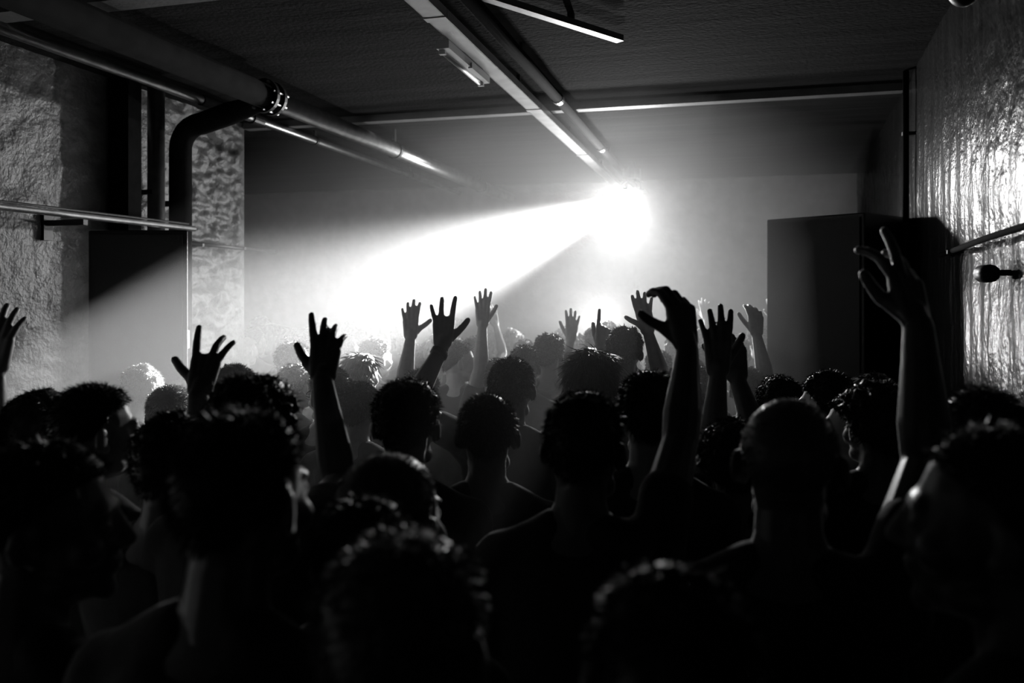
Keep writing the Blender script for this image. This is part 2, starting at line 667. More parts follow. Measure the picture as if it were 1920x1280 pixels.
for yy in (4.8, 5.3):
    MB().box((XL + 0.03, yy, 2.30), (0.12, 0.02, 0.02)).build('bracket', 'black_metal', t)

# central tray with its conduit, and the unlit strip light fixed to it
t = tag(empty('cable_tray', (-1.19, 4.2, 3.16)), 'flat cable tray running along the ceiling towards the lamp', 'cable tray')
y0 = -2.2
for y1 in (1.4, 3.2, 5.0, 6.8, 9.4):
    mb = MB()
    mb.box((-1.19, (y0 + y1) / 2, 3.150), (0.088, y1 - y0 - 0.006, 0.006))
    for s in (-1, 1):
        mb.box((-1.19 + s * 0.044, (y0 + y1) / 2, 3.168), (0.005, y1 - y0 - 0.006, 0.042))
    mb.build('tray_length', 'tray', t)
    MB().box((-1.19, y1 - 0.003, 3.146), (0.10, 0.05, 0.006)).build('splice_plate', 'tray', t)
    y0 = y1
for yy in (0.2, 2.4, 4.6, 6.2, 7.9):
    MB().box((-1.19, yy, 3.22), (0.02, 0.03, 0.105)).build('hanger', 'black_metal', t)
t = tag(empty('ceiling_conduit', (-1.02, 4.2, 3.2)), 'dim round conduit alongside the cable tray', 'conduit')
MB().tube([(-1.02, -2.2, 3.195), (-1.02, 9.4, 3.195)], 0.032, 16).build('pipe_length', 'pipe_paint', t, True)
for yy in (2.9, 4.9, 6.7):
    MB().tube([(-1.02, yy, 3.195), (-1.02, yy + 0.06, 3.195)], 0.038, 16).build('coupling', 'steel', t)
for yy in (1.0, 4.0, 7.2):
    MB().box((-1.02, yy, 3.245), (0.015, 0.03, 0.055)).build('hanger', 'black_metal', t)
t = tag(empty('strip_light', (-1.26, 3.78, 3.12)), 'short unlit strip light fixed under the cable tray', 'light fitting')
MB().box((-1.262, 3.80, 3.126), (0.062, 0.66, 0.038)).build('housing', 'white_plastic', t)
MB().tube([(-1.275, 3.52, 3.100), (-1.275, 4.08, 3.100)], 0.012, 12).build('tube', 'white_plastic', t, True)
for yy in (3.50, 4.10):
    MB().box((-1.272, yy, 3.104), (0.03, 0.02, 0.034)).build('tube_holder', 'white_plastic', t)
MB().box((-1.235, 3.92, 3.116), (0.02, 0.24, 0.028)).build('cover_strip', 'white_plastic', t)
# diagonal bar
A, B = Vector((-1.45, 2.47, 3.215)), Vector((-0.50, 3.92, 3.235))
R = Matrix.Rotation(math.atan2((B - A).y, (B - A).x), 3, 'Z')
t = tag(empty('ceiling_bar', (A + B) / 2), 'pale flat bar crossing the ceiling at a slant', 'bar')
MB().box((A + B) / 2, ((B - A).length, 0.045, 0.03), R).build('bar_strip', 'tray', t)
for k in (0.2, 0.8):
    p = A.lerp(B, k)
    MB().box((p.x, p.y, 3.25), (0.03, 0.03, 0.045)).build('hanger', 'black_metal', t)

# right wall fittings
yv = 5.08
t = tag(empty('riser_pipe', (XR(yv) - 0.045, yv, 0)), 'thin dark vertical pipe on the right wall by the speaker', 'pipe')
MB().tube([(XR(yv) - 0.045, yv, 0), (XR(yv) - 0.045, yv, 2.38)], 0.026, 14).build('pipe_length', 'black_metal', t, True)
MB().tube([(XR(yv) - 0.045, yv, 2.38), (XR(yv) - 0.045, yv, H - 0.005)], 0.017, 14).build('pipe_length', 'pipe_paint', t, True)
for z in (1.2, 2.9):
    MB().box((XR(yv) - 0.03, yv, z), (0.07, 0.03, 0.02)).build('bracket', 'black_metal', t)
t = tag(empty('wall_conduit', (XR(3) - 0.05, 3.0, 2.16)), 'thin level conduit along the right wall', 'conduit')
MB().tube([(XR(4.0) - 0.03, 4.0, 2.15), (XR(3.0) - 0.05, 3.0, 2.168), (XR(-2) - 0.05, -2.0, 2.23)], 0.011, 12).build('pipe_length', 'pipe_paint', t, True)
for yy in (3.7, 2.2, 0.5):
    MB().box((XR(yy) - 0.025, yy, 2.16 + (3 - yy) * 0.012), (0.06, 0.02, 0.016)).build('bracket', 'black_metal', t)
t = tag(empty('wall_socket', (XR(2.94) - 0.05, 2.94, 2.05)), 'small black box sticking out of the right wall', 'box')
mb = MB()
xx = XR(2.94) - 0.06
mb.tube([(xx, 2.90, 2.048), (xx, 2.905, 2.048), (xx, 2.985, 2.048), (xx, 2.99, 2.048)], [0.024, 0.03, 0.03, 0.024], 12)
mb.build('socket_body', 'black_metal', t, True)
MB().box((XR(2.9) - 0.015, 2.915, 2.05), (0.09, 0.02, 0.02)).build('stem', 'black_metal', t)
t = tag(empty('bulkhead_lamp', (0.80, 3.35, 3.2)), 'dark unlit round ceiling lamp in the corner over the right wall', 'lamp')
c = W(1808, 10, 3.0)
mb = MB()
mb.tube([(c.x, c.y, H), (c.x, c.y, 3.16)], 0.055, 18)
mb.build('base', 'black_metal', t, True)
mb = MB()
mb.ell((c.x, c.y, 3.13), (0.06, 0.06, 0.07), nu=18, nv=12)
mb.build('globe', 'black_metal', t, True)

# ------------------------------------------------------------------ speaker stacks


def speaker_stack(corner, ang, w, dpt, ztop, label_top, label_sub, taper=0.0):
    """corner = front left foot (xy) seen from the audience; ang = turn about z; box goes back along local +y"""
    R = Matrix.Rotation(ang, 3, 'Z')
    c = Vector((corner[0], corner[1], 0))
    zsub = 0.98
    for z0, z1, nm, lab in ((0, zsub, 'subwoofer', label_sub), (zsub + 0.002, ztop, 'loudspeaker', label_top)):
        org = c + R @ Vector((w / 2, dpt / 2, 0))
        org.z = z0
        t = tag(empty(nm, org), lab, 'speaker')
        mb = MB()
        th = 0.02
        zc = (z0 + z1) / 2
        vv = []
        for z in (z0, z1):
            for (lx, ly) in ((0, 0.012), (w, 0.012), (w - taper, dpt), (taper, dpt)):
                q = c + R @ Vector((lx, ly, 0))
                vv.append((q.x, q.y, z))
        mb.add(vv, [(3, 2, 1, 0), (4, 5, 6, 7), (0, 1, 5, 4), (1, 2, 6, 5), (2, 3, 7, 6), (3, 0, 4, 7)])
        o = mb.build('cabinet', 'speaker', t)
        bv = o.modifiers.new('b', 'BEVEL')
        bv.width = 0.008
        bv.segments = 2
        g = MB().box(c + R @ Vector((w / 2, 0.006, 0)) + Vector((0, 0, zc)), (w - 0.05, 0.012, z1 - z0 - 0.05), R)
        g.build('grille', 'grille', o)
        for s in (0, 1):
            hb = MB()
            hb.box(c + R @ Vector((-0.004 + taper * 0.55 if s == 0 else w + 0.004 - taper * 0.55, dpt * 0.55, 0)) + Vector((0, 0, z0 + (z1 - z0) * 0.55)), (0.008, 0.16, 0.10), R)
            hb.build('handle', 'black_metal', o)
    return


# right stack: near corner at about 1620 px, left edge 1435 px, side runs back to 1660 px
speaker_stack((0.237, 5.116), math.atan2(4.75 - 5.116, 0.74 - 0.237), 0.62, 0.58, 2.42,
              'black loudspeaker cabinet on the stack by the right wall', 'black bass cabinet under the loudspeaker by the right wall')
# left stack turned towards the camera
lc = W(163, 540, 4.22)
speaker_stack((lc.x, lc.y), YAW + math.radians(3), 0.52, 0.30, 2.31,
              'black loudspeaker cabinet on the stack by the left wall', 'black bass cabinet under the loudspeaker by the left wall', taper=0.145)

# ------------------------------------------------------------------ the stage lamp
aim = (BEAM_TO - LAMP).normalized()
aim_side = Vector((-aim.y, aim.x, 0)).normalized()
t = tag(empty('stage_lamp', LAMP), 'glaring moving-head stage lamp hung from the ceiling at the back', 'stage lamp')
hc = LAMP - aim * 0.20 + Vector((0, 0, 0))
lh = MB().tube([hc - aim * 0.14, hc - aim * 0.10, hc + aim * 0.12, hc + aim * 0.15], [0.05, 0.075, 0.085, 0.088], 20)
lh = lh.build('lamp_head', 'lamp_body', t, True)
MB().tube([hc + aim * 0.150, hc + aim * 0.156], 0.055, 20).build('lens', 'lens', lh)
MB().tube([(hc.x, hc.y, 3.10), (hc.x, hc.y, 3.20)], 0.09, 16).build('base', 'lamp_body', t)
for s in (-1, 1):
    p = hc + aim_side * s * 0.105
    mb = MB()
    mb.tube([p, (p.x, p.y, 3.06), (hc.x + aim_side.x * s * 0.05, hc.y + aim_side.y * s * 0.05, 3.105)], 0.016, 10)
    mb.build('yoke_arm', 'lamp_body', t, True)
MB().box((hc.x, hc.y, 3.235), (0.05, 0.05, 0.075)).build('clamp', 'black_metal', t)
MB().box((LAMP.x, LAMP.y - 0.02, LAMP.z + 0.075), (0.46, 0.36, 0.006)).build('added_light_flag', 'lamp_body', lh)  # plate added above the lens to keep lamp light off the ceiling

# small lamp on a stand at the back of the crowd
t = tag(empty('stand_lamp', (LOW.x, LOW.y + 0.12, 0)), 'small glowing lamp on a stand behind the back rows, under the stage lamp', 'lamp')
lh = MB().tube([LOW + Vector((0, 0.22, -0.02)), LOW + Vector((0, 0.18, -0.02)), LOW + Vector((0, 0.03, 0)), LOW + Vector((0, 0.02, 0))], [0.04, 0.06, 0.065, 0.067], 18).build('lamp_head', 'lamp_body', t, True)
MB().tube([LOW + Vector((0, 0.020, 0)), LOW + Vector((0, 0.014, 0))], 0.05, 18).build('lens', 'lens', lh)
MB().tube([(LOW.x, LOW.y + 0.12, 0.35), (LOW.x, LOW.y + 0.12, LOW.z - 0.06)], 0.014, 10).build('stand_pole', 'black_metal', t, True)
for k in range(3):
    an = k * 2.094 + 0.5
    MB().tube([(LOW.x, LOW.y + 0.12, 0.5), (LOW.x + 0.35 * math.cos(an), LOW.y + 0.12 + 0.35 * math.sin(an), 0.012)], 0.010, 8).build('leg', 'black_metal', t, True)
# ------------------------------------------------------------------ people


def frame_from(yaw, pitch=0.0, roll=0.0):
    """yaw about z (0 = looking along +y), pitch > 0 looks up, roll > 0 tips to the right"""
    return (Matrix.Rotation(yaw, 3, 'Z') @ Matrix.Rotation(pitch, 3, 'X') @ Matrix.Rotation(roll, 3, 'Y'))


def head_pieces(mb, c, R, s, ears=True, ear_only=False):
    def P(x, y, z):
        return c + R @ Vector((x * s, y * s, z * s))

    def E(p, r, tilt=None):
        RR = R if tilt is None else R @ tilt
        mb.ell(P(*p), (r[0] * s, r[1] * s, r[2] * s), RR)
    E((0, -0.014, 0.030), (0.076, 0.097, 0.086))
    E((0, 0.030, -0.015), (0.063, 0.064, 0.086))
    E((0, -0.030, -0.030), (0.062, 0.062, 0.070))
    E((0, 0.036, -0.074), (0.050, 0.052, 0.040))
    E((0, 0.074, -0.099), (0.022, 0.017, 0.017))
    E((0, 0.077, 0.026), (0.050, 0.017, 0.012))
    for sx in (-1, 1):
        E((sx * 0.041, 0.056, -0.028), (0.026, 0.028, 0.026))
        E((sx * 0.031, 0.079, 0.004), (0.015, 0.012, 0.011))
        E((sx * 0.012, 0.094, -0.030), (0.010, 0.012, 0.009))
        E((sx * 0.048, 0.02, -0.078), (0.016, 0.034, 0.022))
        if ears:
            tl = Matrix.Rotation(sx * 0.5, 3, 'Z') @ Matrix.Rotation(-0.12, 3, 'X')
            E((sx * 0.087, -0.016, -0.002), (0.0088, 0.020, 0.032), tl)
            E((sx * 0.077, -0.002, -0.026), (0.009, 0.011, 0.014), tl)
    mb.cap(P(0, 0.088, 0.018), 0.009 * s, P(0, 0.109, -0.024), 0.0125 * s)
    E((0, 0.087, -0.053), (0.024, 0.013, 0.007))
    E((0, 0.085, -0.066), (0.021, 0.013, 0.008))


CRN = (0.0, -0.014, 0.030)


def head_radius(d):
    """distance from the cranium centre to the scalp along unit directions d (Nx3)"""
    r1 = 1.0 / np.sqrt((d[:, 0] / 0.076) ** 2 + (d[:, 1] / 0.097) ** 2 + (d[:, 2] / 0.086) ** 2)
    # nape ellipsoid, centre offset from the cranium centre
    o = -np.array([0, -0.016, -0.060])
    ax = np.array([0.062, 0.062, 0.070])
    dd, oo = d / ax, o / ax
    A = (dd * dd).sum(1)
    B = (dd * oo).sum(1)
    C = (oo * oo).sum() - 1
    disc = B * B - A * C
    r2 = np.where(disc > 0, (-B + np.sqrt(np.maximum(disc, 0))) / A, 0)
    return np.maximum(r1, r2)


def hairline(y):
    return np.interp(y, [-1, -0.75, -0.4, 0.0, 0.15, 0.4, 0.75, 1.0], [-0.80, -0.74, -0.45, -0.08, 0.16, 0.36, 0.52, 0.56])


_bm = bmesh.new()
bmesh.ops.create_icosphere(_bm, subdivisions=5, radius=1)
ICO_V = np.array([v.co[:] for v in _bm.verts])
ICO_F = np.array([[v.index for v in f.verts] for f in _bm.faces])
_bm.free()
_bm = bmesh.new()
bmesh.ops.create_icosphere(_bm, subdivisions=4, radius=1)
ICO4_V = np.array([v.co[:] for v in _bm.verts])
ICO4_F = np.array([[v.index for v in f.verts] for f in _bm.faces])
_bm.free()


def n3(d, f, seed):
    """cheap 3-d noise from three 2-d slices"""
    return (vnoise(d[:, 0] * f + 31, d[:, 1] * f + 17, seed) + vnoise(d[:, 1] * f + 5, d[:, 2] * f + 41, seed + 1) + vnoise(d[:, 2] * f + 23, d[:, 0] * f + 11, seed + 2)) / 3 - 0.5


# style: thickness, lump amplitude, lump frequency, strand length, count, stand-up (0 combed, 1 on end), curl
HAIR = {
    'buzz': (0.003, 0.001, 6, 0.006, 5200, 0.8, 0.1),
    'crop': (0.009, 0.004, 6, 0.014, 4200, 0.6, 0.2),
    'short': (0.014, 0.008, 5, 0.014, 4600, 0.6, 0.3),
    'messy': (0.022, 0.016, 7, 0.012, 5200, 0.6, 0.9),
    'curly': (0.030, 0.024, 9, 0.013, 5200, 0.7, 1.4),
    'afro': (0.045, 0.022, 9, 0.020, 4200, 0.9, 1.6),
    'long': (0.016, 0.010, 4, 0.05, 3800, 0.15, 0.6),
    'bun': (0.012, 0.006, 5, 0.02, 3000, 0.2, 0.4),
    'quiff': (0.018, 0.012, 5, 0.034, 3600, 0.6, 0.5),
}


def hair_mesh(style, c, R, s, seed, off, low=False, wmul=1.0):
    th, amp, fr, sl, cnt, up, curl = HAIR[style]
    rs = np.random.RandomState(seed)
    d, F = (ICO4_V, ICO4_F) if low else (ICO_V, ICO_F)
    d = d.copy()

    def shell(d):
        r = head_radius(d)
        hl = hairline(d[:, 1])
        if style == 'long':
            hl = np.where(d[:, 1] < 0.15, hl - 0.5, hl)
        mk = np.clip((d[:, 2] - hl) / 0.16 + 0.5, 0, 1)
        mk = mk * mk * (3 - 2 * mk)
        tt = th + amp * 2 * n3(d, fr, seed) + amp * 0.8 * n3(d, fr * 2.6, seed + 9)
        top = np.clip(d[:, 2], 0, 1)
        if style in ('short', 'crop', 'messy', 'quiff'):
            tt = tt * (0.45 + 0.75 * top)      # shorter at the sides and nape
        if style == 'quiff':
            tt = tt + 0.03 * top * np.clip(d[:, 1] + 0.2, 0, 1)
        return r * (0.94 + 0.06 * mk) + mk * np.maximum(tt, 0.001), mk
    r, mk = shell(d)
    V = d * r[:, None] + np.array(CRN)
    V = [V]
    FF = [F]
    LT = [np.full(len(F), 3, np.int32)]
    nv = len(d)
    extra = []
    if style == 'long':
        extra = [((0, -0.045, -0.07), (0.098, 0.068, 0.13)), ((-0.055, -0.02, -0.13), (0.045, 0.055, 0.13)), ((0.055, -0.02, -0.13), (0.045, 0.055, 0.13)), ((0, -0.07, -0.17), (0.10, 0.045, 0.12))]
    if style == 'bun':
        extra = [((0, -0.075, 0.115), (0.040, 0.040, 0.036))]
    ext_pts = []
    for k, (ec, er) in enumerate(extra):
        dd = ICO4_V
        q = dd * np.array(er) * (1 + 0.25 * n3(dd, 5, seed + 40 + k))[:, None] + np.array(ec)
        ext_pts.append((q, dd))
        V.append(q)
        FF.append(ICO4_F + nv)
        LT.append(np.full(len(ICO4_F), 3, np.int32))
        nv += len(q)
    # strands: thin two-piece blades rooted in the shell
    n = int(cnt * (0.22 if low else 1.0))
    rd = rs.normal(size=(n * 3, 3))
    rd /= np.linalg.norm(rd, axis=1)[:, None]
    rr, mm = shell(rd)
    keep = np.where(mm > 0.45)[0][:n]
    rd, rr = rd[keep], rr[keep]
    root = rd * (rr - 0.003)[:, None] + np.array(CRN)
    if ext_pts:
        er = np.concatenate([e[0] for e in ext_pts])
        ed = np.concatenate([e[1] for e in ext_pts])
        pick = rs.randint(0, len(er), n // 2)
        root = np.concatenate([root, er[pick]])
        rd = np.concatenate([rd, ed[pick]])
    n = len(root)
    comb = np.stack([rd[:, 0] * 0.4, -0.35 + rd[:, 1] * 0.3, -0.75 + 0 * rd[:, 2]], 1)
    comb -= rd * (comb * rd).sum(1)[:, None] * 0.8
    comb /= np.linalg.norm(comb, axis=1)[:, None] + 1e-6
    dirn = rd * up + comb * (1 - up) + rs.normal(size=(n, 3)) * 0.28 * (0.5 + curl)
    dirn /= np.linalg.norm(dirn, axis=1)[:, None] + 1e-6
    L = sl * (0.5 + rs.rand(n))[:, None]
    bend = rs.normal(size=(n, 3)) * 0.35 * curl + comb * 0.35
    p1 = root + dirn * L * 0.55
    p2 = p1 + (dirn + bend) * L * 0.5
    side = np.cross(dirn, rs.normal(size=(n, 3)))
    side /= np.linalg.norm(side, axis=1)[:, None] + 1e-6
    w = (0.0007 + 0.0006 * rs.rand(n))[:, None] * wmul * (2.2 if low else 1.0)
    SV = np.stack([root - side * w, root + side * w, p1 - side * w * 0.8, p1 + side * w * 0.8, p2], 1).reshape(-1, 3)
    b0 = nv + np.arange(n) * 5
    q = np.stack([b0, b0 + 1, b0 + 3, b0 + 2], 1)
    t3 = np.stack([b0 + 2, b0 + 3, b0 + 4], 1)
    V.append(SV)
    V = np.concatenate(V)
    Rm = np.array(R)
    V = (V * s) @ Rm.T + np.array(c)
    L_ = np.concatenate([f.ravel() for f in FF] + [q.ravel(), t3.ravel()]).astype(np.int32)
    T_ = np.concatenate(LT + [np.full(n, 4, np.int32), np.full(n, 3, np.int32)]).astype(np.int32)
    return join_raw('hair', [(V.astype(np.float32), L_, T_)], off)


# hands: curls = per finger (index, middle, ring, little): knuckle, middle, tip angle in degrees and sideways spread
RELAX = [(22, 28, 18, 6), (26, 32, 20, 1), (30, 34, 22, -4), (32, 34, 22, -10)]
OPEN = [(8, 12, 8, 9), (6, 10, 8, 2), (8, 12, 8, -5), (10, 14, 10, -14)]
REACH = [(35, 25, 15, 8), (40, 30, 15, 2), (42, 32, 18, -4), (44, 32, 18, -11)]
CLAW = [(48, 55, 35, 8), (52, 58, 35, 2), (56, 58, 35, -4), (58, 58, 35, -9)]
HORN = [(14, 12, 8, 5), (75, 80, 40, 1), (26, 20, 12, -3), (18, 14, 10, -20)]
ONEUP = [(10, 14, 8, 4), (52, 50, 30, 1), (40, 45, 25, -5), (30, 25, 15, -16)]
POINT = [(5, 6, 5, 2), (80, 90, 50, 0), (82, 90, 50, -2), (80, 90, 50, -5)]
THUMB_OUT = (0.85, 0.60, 0.15)
THUMB_MID = (0.55, 0.85, 0.30)
THUMB_IN = (0.20, 0.90, 0.55)


def rot_about(v, axis, ang):
    return Quaternion(axis, ang) @ v


def hand_pieces(mb, w, d, n, right, curls, thumb, s=1.0):
    """w wrist, d wrist-to-knuckles direction, n the way the palm faces"""
    d = d.normalized()
    n = (n - d * n.dot(d)).normalized()
    t = d.cross(n) if right else n.cross(d)      # towards the thumb
    mcp = [(0.090, 0.029), (0.094, 0.010), (0.089, -0.009), (0.081, -0.027)]
    lens = [(0.045, 0.026, 0.021), (0.049, 0.030, 0.022), (0.045, 0.028, 0.021), (0.036, 0.021, 0.019)]
    rad = [0.0112, 0.0115, 0.0108, 0.0098]
    for k in range(4):
        a, b_ = mcp[k]
        kn = w + (d * a + t * b_) * s
        w0 = w + (d * 0.006 + t * b_ * 0.62 + n * 0.002) * s
        mb.cap(w0, 0.0165 * s, kn, 0.0128 * s)
        mb.cap(w0 + n * 0.009 * s, 0.011 * s, kn + (n * 0.007 - d * 0.012) * s, 0.010 * s)
        c0, c1, c2, sp = [math.radians(x) for x in curls[k]]
        base = rot_about(d, n, sp if right else -sp)
        # rotate towards +t for positive spread
        if base.dot(t) * (1 if sp >= 0 else -1) < 0:
            base = rot_about(d, n, -sp if right else sp)
        ax = base.cross(n).normalized()
        p = kn
        ang = 0
        r = rad[k]
        for j, (cc, ll) in enumerate(zip((c0, c1, c2), lens[k])):
            ang += cc
            dirn = rot_about(base, ax, ang)
            q = p + dirn * ll * s
            mb.cap(p, r * (1 - 0.07 * j) * s, q, r * (0.95 - 0.09 * j) * s, 10)
            p = q
    a, b_, c_ = thumb
    p0 = w + (d * 0.020 + t * 0.020 + n * 0.010) * s
    dir1 = (d * 0.75 + t * (0.35 + 0.35 * a) + n * 0.35).normalized()
    p1 = p0 + dir1 * 0.044 * s
    mb.cap(p0, 0.017 * s, p1, 0.0125 * s)
    dir2 = (d * b_ + t * a + n * c_).normalized()
    p2 = p1 + dir2 * 0.034 * s
    mb.cap(p1, 0.0138 * s, p2, 0.0122 * s)
    dir3 = (dir2 + d * 0.25).normalized()
    mb.cap(p2, 0.0122 * s, p2 + dir3 * 0.027 * s, 0.0105 * s)
    # web of the thumb and heel of the hand
    mb.cap(w + (d * 0.05 + t * 0.026 + n * 0.006) * s, 0.012 * s, p1, 0.010 * s)
    mb.cap(w - d * 0.02 * s, 0.024 * s, w + d * 0.02 * s, 0.022 * s)


def arm_pieces(mb, sh, el, wr, f=1.0):
    mb.cap(sh, 0.054 * f, sh.lerp(el, 0.45), 0.050 * f)
    mb.cap(sh.lerp(el, 0.45), 0.050 * f, el, 0.040 * f)
    mid = el.lerp(wr, 0.28)
    mb.cap(el, 0.041 * f, mid, 0.045 * f)
    mb.cap(mid, 0.045 * f, el.lerp(wr, 0.72), 0.033 * f)
    mb.cap(el.lerp(wr, 0.72), 0.033 * f, wr, 0.027 * f)


def place_arm(sh, wr, hint, L1, L2):
    """elbow position by two-bone reach from shoulder to wrist, bent towards hint"""
    v = wr - sh
    D = v.length
    mx = (L1 + L2) * 0.995
    if D > mx:
        wr = sh + v / D * mx
        v = wr - sh
        D = mx
    u = v / D
    a = (L1 * L1 - L2 * L2 + D * D) / (2 * D)
    h = math.sqrt(max(L1 * L1 - a * a, 0))
    hv = hint - u * hint.dot(u)
    hv = hv.normalized() if hv.length > 1e-4 else Vector((0, 0, -1))
    return sh + u * a + hv * h, wr


REPORT = []
SHARED = {}


def make_person(top, label, hair='short', hairm='hair_black', yaw=0.0, hyaw=0.0, pitch=0.0, roll=0.0, hs=1.0, build=1.0,
                arms=None, skin='skin_b', shirt='shirt_a', group=None, seed=1, lod=0, wrist_band=None, ears=True, voxel=None, glasses=False):
    """top = world point of the top of the head; lod 0 near, 1 mid, 2 far"""
    top = Vector(top)
    Hh = top.z
    Rb = frame_from(yaw)
    Rh = frame_from(yaw + hyaw, pitch, roll)
    th = HAIR[hair][0] * (1.0 if hair != 'quiff' else 1.6)
    hc = top - Vector((0, 0, (0.116 + th * 0.9) * hs))
    neck = hc + Rb @ Vector((0, -0.055, -0.155)) * hs      # base of the neck
    root = Vector((neck.x, neck.y, 0))
    zs = neck.z
    B = build

    def body(x, y, z):
        return root + Rb @ Vector((x, y, 0)) + Vector((0, 0, z))
    rings = [(zs * 0.52, 0.10 * B, 0.07 * B, 0.0), (zs * 0.55, 0.150 * B, 0.105 * B, 0.0), (zs * 0.62, 0.168 * B, 0.118 * B, 0.0), (zs * 0.70, 0.150 * B, 0.105 * B, 0.01),
             (zs * 0.80, 0.158 * B, 0.112 * B, 0.015), (zs * 0.89, 0.178 * B, 0.120 * B, 0.01), (zs * 0.945, 0.175 * B, 0.100 * B, 0.0),
             (zs * 0.975, 0.120 * B, 0.075 * B, -0.005), (zs * 1.0, 0.06 * B, 0.055 * B, -0.005)]
    core = MB()
    core.loft(rings, Rb, root)
    fine = MB()
    shirt_mb = MB()
    infl = 0.014
    shirt_mb.loft([(z, w + infl, dd + infl, yo) for z, w, dd, yo in rings[1:-1]], Rb, root)
    head = MB()
    head_pieces(head, hc, Rh, hs, ears)
    nk0 = hc + Rh @ Vector((0, -0.028, -0.055)) * hs
    for mbx in (head, core):
        mbx.cap(nk0, 0.055 * hs, neck + Vector((0, 0, -0.01)), 0.060 * hs)
    sw = 0.178 * B
    arms = arms or {}
    wrists = []
    for side, sx in (('L', -1), ('R', 1)):
        a = arms.get(side)
        lift = 0.045 if a else 0.0
        sh = body(sx * (sw - 0.015 * bool(a)), 0.0, zs * 0.952 - 0.012 + lift)
        # trapezius slope
        for mbx, dr in ((core, 0.0), (shirt_mb, 0.012)):
            mbx.cap(neck + Rb @ Vector((sx * (0.055 if dr else 0.02), -0.01, 0.0)) + Vector((0, 0, -0.008 if dr else 0.012)), 0.042 * B + dr * 0.9, sh + Vector((0, 0, -0.004)), 0.047 * B + dr)
            mbx.ell(sh + Vector((0, 0, -0.012)), 0.060 * B + dr)
        L1, L2 = Hh * 0.172, Hh * 0.150
        if a:
            wr = Vector(a['w'])
            if a.get('e') is not None:
                el = Vector(a['e'])
                REPORT.append((label[:40], side, round((el - sh).length, 3), round((wr - el).length, 3), round(L1, 3), round(L2, 3)))
                if a.get('fit', True):
                    el, wr = place_arm(sh, wr, el - (sh + wr) / 2, L1, L2)
            else:
                el, wr = place_arm(sh, wr, Rb @ Vector((sx * 0.8, 0.1, -0.5)), L1, L2)
            hd = a.get('d')
            hd = CV(hd) if hd is not None else (wr - el).normalized()
            nrm = CV(a.get('n', (0, 1, 0)))
            curls, thumb = a.get('c', REACH), a.get('t', THUMB_MID)
            f = a.get('f', 1.0)
            arm_pieces(fine, sh, el, wr, f)
            hand_pieces(fine, wr + hd * 0.012, hd, nrm, side == 'R', curls, thumb, a.get('s', 1.06))
            wrists.append((el, wr))
        else:
            el = body(sx * (sw + 0.045), 0.0 - 0.03, sh.z - L1)
            wr = body(sx * (sw + 0.02), 0.14, sh.z - L1 - L2 * 0.78)
            tgt = core
            arm_pieces(tgt, sh, el, wr)
            if lod < 2:
                hand_pieces(fine, wr, (wr - el), Rb @ Vector((-sx, 0.3, 0)), side == 'R', RELAX, THUMB_MID, 1.0)
            else:
                core.cap(wr, 0.028, wr + (wr - el).normalized() * 0.12, 0.022)
        # sleeve
        cuff = sh.lerp(el, 0.50)
        shirt_mb.cap(sh, 0.066 * B, cuff, 0.062 * B)
    # legs
    tr = MB()
    shoes = []
    tr.loft([(zs * 0.52, 0.12 * B, 0.09 * B, 0), (zs * 0.56, 0.166 * B, 0.12 * B, 0), (zs * 0.62, 0.182 * B, 0.132 * B, 0), (zs * 0.655, 0.174 * B, 0.125 * B, 0.002)], Rb, root)
    for sx in (-1, 1):
        hip, kne, ank = body(sx * 0.085, 0, zs * 0.57), body(sx * 0.10, 0.015, zs * 0.32), body(sx * 0.11, -0.02, 0.085)
        core.cap(hip, 0.082, kne, 0.055)
        core.cap(kne, 0.055, ank, 0.038)
        core.cap(ank + Vector((0, 0, -0.03)), 0.035, ank + Rb @ Vector((sx * 0.02, 0.13, 0)) + Vector((0, 0, -0.045)), 0.025)
        tr.cap(hip, 0.094, kne, 0.070)
        tr.cap(kne, 0.070, ank, 0.064)
        sm = MB()
        sm.cap(ank + Vector((0, 0, -0.035)), 0.047, ank + Rb @ Vector((sx * 0.022, 0.15, 0)) + Vector((0, 0, -0.047)), 0.037)
        shoes.append(sm)
    vx = {0: (0.020, 0.0062, 0.0045, 0.014, 0.026), 1: (0.022, 0.0075, 0.0050, 0.016, 0.03), 2: (0.024, 0.010, 0.0075, 0.02, 0.034)}[lod]
    parts = [remesh(core, vx[0], 3), remesh(head, vx[1], 3, 0.45)]
    if fine.v:
        parts.append(remesh(fine, vx[2], 2, 0.4))
    me = join_raw('person_body', parts, root)
    o = link('person', me, skin, None, True, root)
    tag(o, label, 'person', group)
    hm = hair_mesh(hair, hc, Rh, hs, seed, root, lod == 2, 1.0 if lod == 0 else (1.4 if lod == 1 else 2.0))
    link('hair', hm, hairm, o, True)
    sv, sl, st = remesh(shirt_mb, vx[3], 4)
    # loose folds in the cloth
    q = sv.copy()
    sv = sv + (np.stack([n3(q * 1.0, 14, seed), n3(q * 1.0, 14, seed + 3), 0 * q[:, 0]], 1) * 0.020).astype(np.float32)
    link('shirt', join_raw('shirt', [(sv, sl, st)], root), shirt, o, True)
    link('trousers', join_raw('trousers', [remesh(tr, vx[4], 3)], root), 'trousers', o, True)
    for sm in shoes:
        link('shoe', join_raw('shoe', [remesh(sm, 0.016, 2)], root), 'shoe', o, True)
    if wrist_band and wrists:
        el, wr = wrists[0]
        u = (wr - el).normalized()
        MB().tube([wr - u * 0.035, wr - u * 0.012], 0.034, 16).build('wristband', 'black_metal', o, True)
